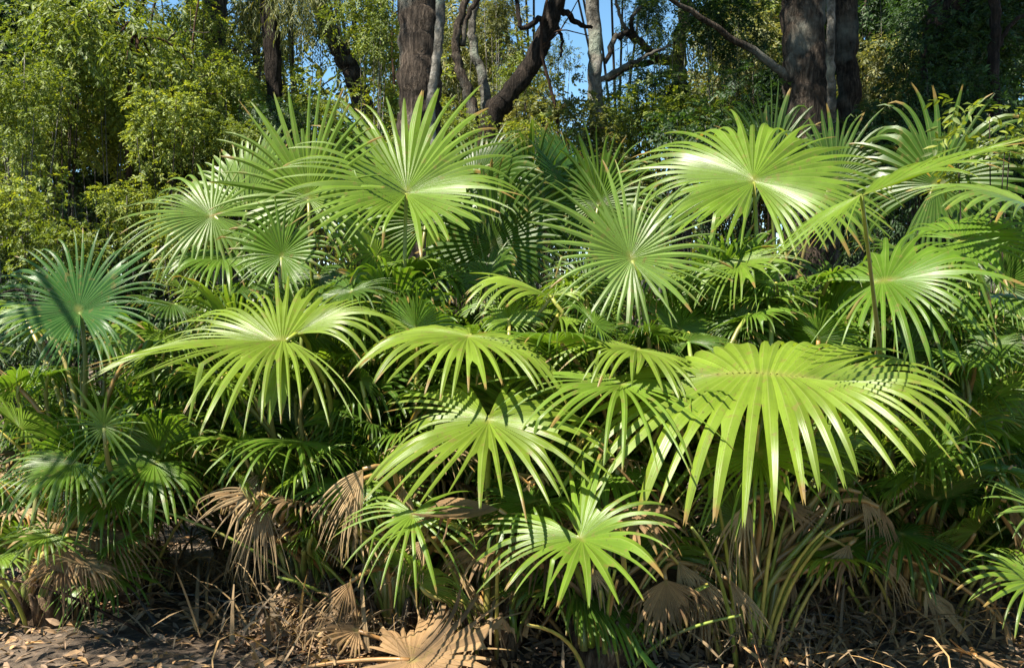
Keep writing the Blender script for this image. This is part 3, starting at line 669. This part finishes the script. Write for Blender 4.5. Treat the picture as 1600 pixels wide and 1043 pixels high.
tree('tree', [(432, 260, 10, 22), (428, 110, 10, 26), (420, 0, 10, 28), (422, -150, 10, 26)], 'dark shaggy trunk under hanging fronds, right of the grey-brown one', M_BARK_DARK,
     crowns=[('hang', at(452, -30, 10), .55, 'olive')])
tree('tree', [(590, 260, 12, 26), (556, 130, 12, 30), (525, 70, 12, 28), (480, -30, 12, 24), (440, -120, 12, 20)], 'leaning grey trunk left of the big trunk', M_BARK_BROWN)
big = tree('tree', [(655, 330, 7.4, 72), (656, 200, 7.4, 68), (655, 80, 7.4, 66), (654, -60, 7.4, 66), (652, -300, 7.4, 62)], 'big straight brown trunk rising behind the tallest round frond', M_BARK_BROWN, n=20, rough=.05,
     crowns=[('high', (-1.9, 5.6, 7.6), 1.3, 'green'), ('high', (-.4, 9.0, 8.6), 1.7, 'green')])  # both crowns stand above the frame, placed to shade the woods behind
vine = tree('vine', [(690, 330, 7.25, 14), (672, 190, 7.2, 16), (680, 110, 7.2, 15), (688, 20, 7.22, 16), (684, -80, 7.22, 14)], 'pale lichen-grey climbing stem pressed against the big brown trunk', M_BARK_GREY, n=8, cat='vine', group='climbers')
tree('tree', [(740, 260, 9.5, 24), (735, 160, 9.5, 18), (715, 100, 9.5, 15), (716, 40, 9.5, 13), (745, -40, 9.5, 12)], 'thin crooked trunk just right of the big brown one', M_BARK_BROWN, n=8,
     limbs=[[(722, 70, 9.5, 10), (728, 30, 9.5, 9), (745, 0, 9.5, 9), (755, -30, 9.5, 8)]])
tree('tree', [(762, 260, 9.8, 18), (758, 150, 9.8, 17), (742, 80, 9.8, 14), (738, 40, 9.8, 12), (752, -30, 9.8, 11)], 'second thin crooked trunk, beside the dark leaning one', M_BARK_GREY, n=8)
tree('tree', [(760, 230, 9, 34), (790, 160, 9, 32), (830, 100, 9, 30), (858, 40, 9, 28), (880, -30, 9, 26), (930, -160, 9, 22)], 'dark leaning trunk that crosses the blue sky', M_BARK_DARK, n=12,
     limbs=[[(852, 60, 9, 14), (846, 30, 8.9, 10), (815, 45, 8.8, 8), (808, 0, 8.8, 7), (800, -30, 8.7, 6)], [(870, 10, 9, 12), (900, 35, 9.2, 9), (925, 45, 9.3, 5)], [(862, 30, 9, 9), (878, 60, 9, 5), (876, 90, 9, 4)]])
tree('tree', [(936, 330, 9.5, 26), (932, 160, 9.5, 23), (928, 60, 9.5, 22), (926, -60, 9.5, 22), (924, -200, 9.5, 20)], 'straight grey trunk at the edge of the blue sky', M_BARK_GREY, n=10,
     limbs=[[(930, 130, 9.5, 9), (965, 110, 9.7, 8), (1010, 88, 9.9, 6), (1050, 70, 10, 4)]])
tree('tree', [(1066, 300, 11, 26), (1064, 150, 11, 24), (1062, 90, 11, 22), (1075, -40, 11, 20)], 'mottled trunk with dark limbs reaching left across the sky', M_BARK_BROWN, n=10,
     limbs=[[(1062, 105, 11, 18), (1020, 85, 10.8, 13), (985, 55, 10.6, 10), (960, 65, 10.5, 9), (945, 100, 10.4, 7)], [(1010, 78, 10.7, 9), (985, 40, 10.6, 7), (1000, 10, 10.5, 5)], [(1062, 95, 11, 12), (1000, 100, 10.8, 10), (950, 125, 10.6, 7)], [(985, 55, 10.6, 7), (970, 30, 10.5, 6), (960, -20, 10.4, 4)]])
tree('tree', [(1262, 330, 8.8, 72), (1260, 160, 8.8, 68), (1256, 60, 8.8, 66), (1254, -60, 8.8, 66), (1250, -280, 8.8, 60)], 'thick brown trunk at upper right, wider than its neighbours', M_BARK_BROWN, n=18, rough=.08,
     crowns=[('dense', (1.2, 5.7, 7.4), 1.5, 'green'), ('dense', (2.6, 6.6, 7.8), 1.6, 'green'), ('high', (.6, 8.2, 8.2), 1.6, 'green')], limbs=[[(1250, 150, 8.8, 16), (1200, 95, 8.6, 13), (1130, 50, 8.4, 10), (1060, 5, 8.2, 8), (1000, -40, 8, 6)]])  # crowns added overhead, out of view, to shade the right background
tree('tree', [(1303, 260, 8.9, 14), (1299, 160, 8.6, 14), (1298, 60, 8.3, 13), (1302, -60, 8.3, 12)], 'slim pale trunk in front of the thick brown one at upper right', M_BARK_GREY, n=8)
tree('tree', [(1330, 330, 9.4, 36), (1326, 150, 9.4, 36), (1322, 40, 9.4, 36), (1320, -120, 9.4, 34)], 'dark trunk right behind the slim pale one', M_BARK_BROWN, n=12)
tree('tree', [(1470, 330, 9, 62), (1474, 100, 9, 66), (1486, 20, 9, 74), (1500, -80, 9, 70)], 'broad almost black trunk near the upper right corner', M_BARK_DARK, n=14,
     crowns=[('dense', (2.9, 4.5, 7.0), 1.4, 'green'), ('dense', (4.4, 5.6, 7.2), 1.6, 'green'), ('dense', (3.6, 7.4, 8.0), 1.5, 'green')])  # unseen crowns set toward the sun to keep the right side shaded
tree('tree', [(1560, 300, 8, 18), (1552, 110, 8, 18), (1556, 40, 8, 16), (1545, -60, 8, 15)], 'thin dark trunk at the right, beside the leafy sapling', M_BARK_DARK, n=8,
     limbs=[[(1553, 90, 8, 8), (1575, 45, 8, 7), (1610, 15, 8, 6)]])
tree('tree', [(78, 760, 5.6, 22), (76, 660, 5.6, 18), (80, 560, 5.6, 13), (70, 500, 5.6, 9)], 'dark thin stem behind the low left palm', M_BARK_DARK, n=7, crowns=[('shrub2', at(60, 500, 5.9), .4, 'dark')])

rt = tree('tree', [(-420, 900, 4.4, 40), (-400, 300, 4.3, 34), (-380, -200, 4.2, 26)], 'unseen tree added beyond the left edge to shade the ground', M_BARK_BROWN, crowns=[('high', (-3.05, 2.5, 3.5), .75, 'green')])  # out-of-view tree, added to throw shade on the lower left
# --- slim bare stems in the thicket
rng_s = random.Random(41)
for i in range(10):
    px = rng_s.choice([rng_s.uniform(0, 430), rng_s.uniform(480, 1180)]); d = rng_s.uniform(8.5, 11.5); w = rng_s.uniform(3, 7)
    pts = []; x = px
    for py in (420, 300, 180, 60, -60):
        pts.append((x, py, d, w)); x += rng_s.gauss(0, 16); w *= .92
    lb = []
    for q in range(3):
        py = rng_s.uniform(20, 280); x0 = np.interp(py, [-60, 60, 180, 300, 420], [p[0] for p in pts[::-1]]); sg = rng_s.choice([-1, 1])
        lb.append([(x0, py, d, 3), (x0+sg*rng_s.uniform(20, 40), py-rng_s.uniform(10, 40), d, 2.4), (x0+sg*rng_s.uniform(50, 90), py-rng_s.uniform(20, 80), d-.2, 1.5)])
    tree('sapling', pts, 'slim crooked bare stem rising through the leafy thicket behind the palms', rng_s.choice([M_BARK_GREY, M_BARK_BROWN, M_BARK_RED]), 'slim stems in the thicket', n=6, limbs=lb, cat='sapling')
# --- foliage behind the palms
SH = 'leafy shrubs behind the palms'
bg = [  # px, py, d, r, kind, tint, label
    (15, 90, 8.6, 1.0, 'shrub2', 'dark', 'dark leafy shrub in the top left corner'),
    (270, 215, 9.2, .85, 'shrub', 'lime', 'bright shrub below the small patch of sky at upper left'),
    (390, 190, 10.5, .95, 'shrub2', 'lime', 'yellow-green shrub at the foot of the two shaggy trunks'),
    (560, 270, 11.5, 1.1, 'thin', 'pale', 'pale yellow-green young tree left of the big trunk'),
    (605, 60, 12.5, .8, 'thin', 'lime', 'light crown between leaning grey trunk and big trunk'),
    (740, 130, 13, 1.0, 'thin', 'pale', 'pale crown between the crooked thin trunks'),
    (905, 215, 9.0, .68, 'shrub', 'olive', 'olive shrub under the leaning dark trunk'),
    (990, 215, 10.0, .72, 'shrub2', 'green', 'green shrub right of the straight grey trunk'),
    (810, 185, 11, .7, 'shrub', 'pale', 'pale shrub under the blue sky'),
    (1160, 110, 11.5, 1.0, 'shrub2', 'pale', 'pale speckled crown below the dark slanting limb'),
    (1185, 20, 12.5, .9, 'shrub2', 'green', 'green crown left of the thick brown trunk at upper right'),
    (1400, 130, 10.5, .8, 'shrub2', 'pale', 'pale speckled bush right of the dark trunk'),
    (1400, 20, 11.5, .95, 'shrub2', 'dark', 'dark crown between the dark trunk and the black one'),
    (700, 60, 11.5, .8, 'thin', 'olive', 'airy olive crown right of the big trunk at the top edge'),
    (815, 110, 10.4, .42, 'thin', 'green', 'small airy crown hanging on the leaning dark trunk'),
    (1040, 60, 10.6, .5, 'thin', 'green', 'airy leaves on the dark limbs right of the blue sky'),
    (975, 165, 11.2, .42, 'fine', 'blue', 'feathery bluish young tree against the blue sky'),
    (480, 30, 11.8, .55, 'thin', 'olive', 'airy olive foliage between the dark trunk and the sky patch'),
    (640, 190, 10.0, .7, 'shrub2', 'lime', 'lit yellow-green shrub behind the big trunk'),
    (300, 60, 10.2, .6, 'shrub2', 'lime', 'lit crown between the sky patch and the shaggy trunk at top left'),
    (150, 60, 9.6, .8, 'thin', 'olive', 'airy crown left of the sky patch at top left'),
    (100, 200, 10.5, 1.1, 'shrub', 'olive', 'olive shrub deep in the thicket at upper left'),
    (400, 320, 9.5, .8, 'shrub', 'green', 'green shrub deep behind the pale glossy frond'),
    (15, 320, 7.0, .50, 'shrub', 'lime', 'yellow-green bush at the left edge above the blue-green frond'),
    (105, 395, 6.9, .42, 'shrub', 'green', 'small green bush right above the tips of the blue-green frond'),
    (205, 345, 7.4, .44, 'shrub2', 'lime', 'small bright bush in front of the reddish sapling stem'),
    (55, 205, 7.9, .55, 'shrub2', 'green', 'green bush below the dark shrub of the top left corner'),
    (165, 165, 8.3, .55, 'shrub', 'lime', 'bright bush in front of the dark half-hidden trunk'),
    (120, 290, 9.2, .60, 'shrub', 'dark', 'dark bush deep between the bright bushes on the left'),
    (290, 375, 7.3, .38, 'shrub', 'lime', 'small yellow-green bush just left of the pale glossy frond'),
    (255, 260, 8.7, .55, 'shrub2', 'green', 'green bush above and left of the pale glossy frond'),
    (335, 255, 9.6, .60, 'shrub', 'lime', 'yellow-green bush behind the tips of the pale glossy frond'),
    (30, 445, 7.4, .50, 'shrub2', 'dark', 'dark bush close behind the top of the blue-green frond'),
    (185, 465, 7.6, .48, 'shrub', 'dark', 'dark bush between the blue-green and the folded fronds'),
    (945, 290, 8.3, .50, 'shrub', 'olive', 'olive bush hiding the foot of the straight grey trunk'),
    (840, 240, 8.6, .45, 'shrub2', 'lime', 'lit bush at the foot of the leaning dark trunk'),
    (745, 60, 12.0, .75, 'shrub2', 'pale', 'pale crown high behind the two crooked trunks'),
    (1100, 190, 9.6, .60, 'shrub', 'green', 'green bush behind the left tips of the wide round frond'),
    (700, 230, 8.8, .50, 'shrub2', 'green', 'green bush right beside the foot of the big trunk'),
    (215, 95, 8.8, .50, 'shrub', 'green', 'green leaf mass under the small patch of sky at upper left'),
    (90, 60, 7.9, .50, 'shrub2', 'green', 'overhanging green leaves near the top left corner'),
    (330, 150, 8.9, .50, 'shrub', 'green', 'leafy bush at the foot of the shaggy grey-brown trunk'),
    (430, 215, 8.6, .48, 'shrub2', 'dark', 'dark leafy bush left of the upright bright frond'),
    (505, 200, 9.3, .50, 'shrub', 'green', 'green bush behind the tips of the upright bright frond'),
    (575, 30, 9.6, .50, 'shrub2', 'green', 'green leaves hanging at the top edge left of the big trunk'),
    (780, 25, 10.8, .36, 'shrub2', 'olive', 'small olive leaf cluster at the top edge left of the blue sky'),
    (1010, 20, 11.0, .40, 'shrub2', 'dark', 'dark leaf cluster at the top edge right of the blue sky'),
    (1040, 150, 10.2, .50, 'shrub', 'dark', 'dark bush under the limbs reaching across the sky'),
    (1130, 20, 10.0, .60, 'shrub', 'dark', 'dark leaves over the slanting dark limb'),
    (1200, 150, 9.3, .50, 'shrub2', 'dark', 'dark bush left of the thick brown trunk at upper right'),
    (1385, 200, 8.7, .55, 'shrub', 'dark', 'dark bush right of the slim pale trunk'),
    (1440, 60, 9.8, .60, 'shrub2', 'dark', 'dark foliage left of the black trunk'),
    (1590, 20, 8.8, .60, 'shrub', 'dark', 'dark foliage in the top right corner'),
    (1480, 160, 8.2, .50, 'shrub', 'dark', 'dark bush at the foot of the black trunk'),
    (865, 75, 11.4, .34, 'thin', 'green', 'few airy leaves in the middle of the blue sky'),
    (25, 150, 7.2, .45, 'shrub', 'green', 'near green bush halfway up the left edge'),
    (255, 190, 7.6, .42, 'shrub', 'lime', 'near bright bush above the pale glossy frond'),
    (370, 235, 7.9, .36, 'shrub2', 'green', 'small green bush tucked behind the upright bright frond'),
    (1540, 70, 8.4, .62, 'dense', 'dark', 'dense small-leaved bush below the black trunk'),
    (1590, 270, 7.4, .75, 'shrub', 'dark', 'shaded shrub behind the glaring straps at the right edge'),
    (30, 560, 6.8, .65, 'shrub2', 'dark', 'dark shrub behind the blue-green frond'),
    (250, 560, 7.2, .7, 'shrub2', 'dark', 'shaded shrub behind the folded frond on the left'),
    (50, 760, 5.9, .45, 'fine', 'dark', 'low dark shrub behind the low left palm'),
    (1540, 600, 6.4, .6, 'hang', 'dark', 'dark drooping undergrowth bush at the right'),
    (640, 280, 9.0, .8, 'shrub', 'dark', 'dark shrub at the foot of the big trunk'),
    (860, 330, 7.8, .6, 'fine', 'dark', 'low dark bush in the gap behind the pale star-shaped frond'),
    (1120, 260, 8.5, .8, 'shrub2', 'dark', 'dark bush behind the wide round frond'),
    (1400, 330, 7.6, .8, 'fine', 'dark', 'dark bush below the dark trunk on the right'),
]
for i, (px, py, d, r, k, t, lab) in enumerate(bg):
    shrub('leafy_shrub', px, py, d, r, k, t, lab, seed=i)
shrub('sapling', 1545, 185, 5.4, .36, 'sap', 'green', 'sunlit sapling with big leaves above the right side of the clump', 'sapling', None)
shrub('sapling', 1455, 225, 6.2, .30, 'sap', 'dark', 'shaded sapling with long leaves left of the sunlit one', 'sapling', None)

# --- trees further back, seen between the trunks
FARG = 'trees further back in the forest'
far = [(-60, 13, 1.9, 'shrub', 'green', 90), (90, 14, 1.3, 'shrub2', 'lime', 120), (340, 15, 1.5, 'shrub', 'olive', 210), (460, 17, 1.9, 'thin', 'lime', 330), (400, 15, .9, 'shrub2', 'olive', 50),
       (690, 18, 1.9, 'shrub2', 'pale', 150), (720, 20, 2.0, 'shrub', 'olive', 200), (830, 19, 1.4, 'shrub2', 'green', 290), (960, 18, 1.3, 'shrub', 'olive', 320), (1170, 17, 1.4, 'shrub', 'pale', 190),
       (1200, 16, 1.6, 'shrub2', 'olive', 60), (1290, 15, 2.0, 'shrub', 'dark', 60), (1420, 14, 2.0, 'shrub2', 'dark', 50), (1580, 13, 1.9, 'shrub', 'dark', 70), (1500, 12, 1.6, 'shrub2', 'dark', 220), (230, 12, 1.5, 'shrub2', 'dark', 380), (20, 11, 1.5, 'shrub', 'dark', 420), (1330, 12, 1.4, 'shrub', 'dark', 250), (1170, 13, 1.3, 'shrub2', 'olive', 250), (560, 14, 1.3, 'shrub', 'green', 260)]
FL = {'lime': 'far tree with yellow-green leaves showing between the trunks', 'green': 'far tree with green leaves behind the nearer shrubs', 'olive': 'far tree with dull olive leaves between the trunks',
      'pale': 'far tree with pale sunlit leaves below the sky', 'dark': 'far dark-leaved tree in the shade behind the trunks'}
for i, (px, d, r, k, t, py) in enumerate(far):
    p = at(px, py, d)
    rt = tree('forest_tree', [(px+8, 480, d, 16), (px, py+60, d, 13), (px+4, py-40, d, 9)], FL[t], M_BARK_BROWN, FARG, crowns=[(k, p, r, t), ('high', (p[0]-.5, p[1]-1, 9.2 + .15*(i % 4)), 2.0, 'dark')], n=6)  # second crown added above the view to darken the backdrop with its shade

# far wood that closes the view
def far_wood():
    rng = np.random.default_rng(9); P = []
    for i in range(430):
        px = rng.uniform(-150, 1750); d = rng.uniform(22, 34); top = 20
        if 770 < px < 1050: top = 215
        elif 470 < px < 545: top = 150
        elif 190 < px < 255: top = 80
        py = rng.uniform(top, 520) if i < 250 else rng.uniform(max(top, 300), 500); P.append((at(px, py, d), rng.uniform(.8, 1.6)))
    n = 90; Pn, Dn, Un, Ls = [], [], [], []
    for c, r in P:
        q = rng.normal(size=(n, 3)); q /= np.linalg.norm(q, axis=1, keepdims=True); q *= (r*rng.uniform(.3, 1.05, n))[:, None]; Pn.append(c+q*np.array([1, 1, .8]))
        dd = rng.normal(size=(n, 3)); dd[:, 2] -= .5; dd /= np.linalg.norm(dd, axis=1, keepdims=True); Dn.append(dd); Un.append(rng.normal(size=(n, 3))*.5+np.array([0, 0, 1]))
    Pn, Dn, Un = map(np.concatenate, (Pn, Dn, Un)); m = len(Pn)
    V, F, UV = leaf_quads(m, rng, Pn, Dn, Un, rng.uniform(.18, .4, m), rng.uniform(.10, .22, m))
    o = link_mesh('distant_woods', V, F, M_LEAF, None, UV, False); o.color = (*TG['olive'], 1); tag(o, kind='stuff')
far_wood()

# ------------------------------------------------------------------ forest floor: litter, dry grass, twigs
def litter():
    rng = np.random.default_rng(3); n = 12000
    x = rng.uniform(-4.2, 4.2, n); y = 3.4 + rng.gamma(1.6, 1.3, n)
    z = np.array([gz(a, b) for a, b in zip(x, y)]) + rng.uniform(.004, .035, n)
    # heaps
    for px, d, m, sg, h in ((1235, 4.25, 1500, .16, .22), (470, 4.35, 1100, .17, .2), (560, 4.5, 900, .2, .28), (700, 4.2, 700, .25, .12), (60, 4.9, 500, .25, .05), (1400, 4.5, 600, .25, .15), (960, 4.3, 700, .25, .15)):
        q = at(px, 900, d); hx = rng.normal(q[0], sg, m); hy = rng.normal(q[1], sg, m)
        hz = rng.uniform(0, 1, m)*h*np.exp(-((hx-q[0])**2+(hy-q[1])**2)/(2*sg*sg)) + np.array([gz(a, b) for a, b in zip(hx, hy)])
        x = np.concatenate([x, hx]); y = np.concatenate([y, hy]); z = np.concatenate([z, hz])
    n = len(x)
    an = rng.uniform(0, 2*pi, n); D = np.stack([np.cos(an), np.sin(an), rng.normal(0, .35, n)], 1); D /= np.linalg.norm(D, axis=1, keepdims=True)
    U = np.stack([rng.normal(0, .6, n), rng.normal(0, .6, n), np.ones(n)], 1)
    V, F, UV = leaf_quads(n, rng, np.stack([x, y, z], 1), D, U, rng.uniform(.03, .11, n), rng.uniform(.008, .034, n))
    o = link_mesh('leaf_litter', V, F, M_LITTER, None, UV, False); o.color = (*lin(150, 122, 98), 1); tag(o, kind='stuff')
litter()
def dry_grass():
    rng = random.Random(12); V, F, UV = [], [], []
    spots = [(at(px, 990, d)[0], at(px, 700, d)[1]) for px, d in ((460, 4.3), (520, 4.2), (430, 4.7), (600, 4.5), (700, 4.6), (820, 4.5), (1080, 4.5), (1130, 4.4), (1230, 4.3), (1290, 4.5), (1200, 4.2), (1380, 4.4), (1460, 4.5), (1540, 4.5), (330, 5.0), (560, 5.0), (900, 4.6), (980, 4.6), (640, 4.3), (250, 4.9), (1340, 4.8))]
    for i in range(2600):
        sx, sy = rng.choice(spots); x = sx + rng.gauss(0, .2); y = sy + rng.gauss(0, .22); h = rng.uniform(.06, .5)*rng.uniform(.4, 1)
        an = rng.uniform(0, 2*pi); lean = rng.uniform(.3, 2.2)*h; w = rng.choice([.0012, .002, .003, .007, .012])*rng.uniform(.6, 1.2); o = len(V); r = rng.random()
        bend = rng.uniform(-.8, .8); z = gz(x, y); p = np.array([x, y, z + rng.uniform(0, .12)]); N = 6
        for k in range(N):
            t = k/(N-1); a2 = an + bend*t*2; c, s_ = cos(a2), sin(a2)
            ww = w*(1-.75*t); tw = rng.uniform(-.5, .5)
            sd = np.array([-s_, c, tw]); V.append(p + sd*ww); V.append(p - sd*ww); UV += [(r, t), (r, t)]
            p = p + np.array([c*lean/N, s_*lean/N, (h/N)*(1.6-2.4*t*min(1.3, lean/h))]); p[2] = max(p[2], z+.005)
        for k in range(N-1): F.append((o+2*k, o+2*k+1, o+2*k+3, o+2*k+2))
    ob = link_mesh('dry_grass', V, F, M_LITTER, None, UV, False); ob.color = (*lin(140, 116, 88), 1); tag(ob, kind='stuff')
dry_grass()
def twigs():
    rng = random.Random(8)
    for i in range(16):
        px = rng.uniform(120, 1500); d = rng.uniform(4.1, 5.0); p = at(px, 900, d); p[2] = gz(p[0], p[1])+.03
        an = rng.uniform(-.6, .6) + (pi if rng.random() < .5 else 0); L = rng.uniform(.35, 1.0); rise = rng.uniform(.0, .55)*L
        pts = [np.zeros(3), np.array([cos(an)*L*.5, sin(an)*L*.5, rise*.6+.03]), np.array([cos(an)*L, sin(an)*L, rise])]
        v, f, u = tube(spline(pts, 5), list(np.linspace(.008, .003, 11)), 5)
        o = link_mesh('fallen_twig', v, f, rng.choice([M_BARK_BROWN, M_BARK_GREY, M_BARK_RED]), None, u); o.location = p
        tag(o, 'thin dry twig lying across the dark litter between the palm bases', 'twig', 'fallen twigs in the litter')
twigs()
def bent_log():
    pts = [(852, 240, 9.2), (856, 200, 9.1), (866, 178, 9.0), (884, 166, 9.0)]
    P = [at(*q) for q in pts]; o0 = P[0].copy(); o0[2] = 0
    v, f, u = tube(spline([np.array([0, 0, -.1])] + [p-o0 for p in P], 6), .035, 8, random.Random(2), .12)
    o = link_mesh('broken_branch', v, f, M_BARK_RED, None, u); o.location = o0; tag(o, 'broken tan branch bent over at the foot of the leaning dark trunk', 'branch')
bent_log()
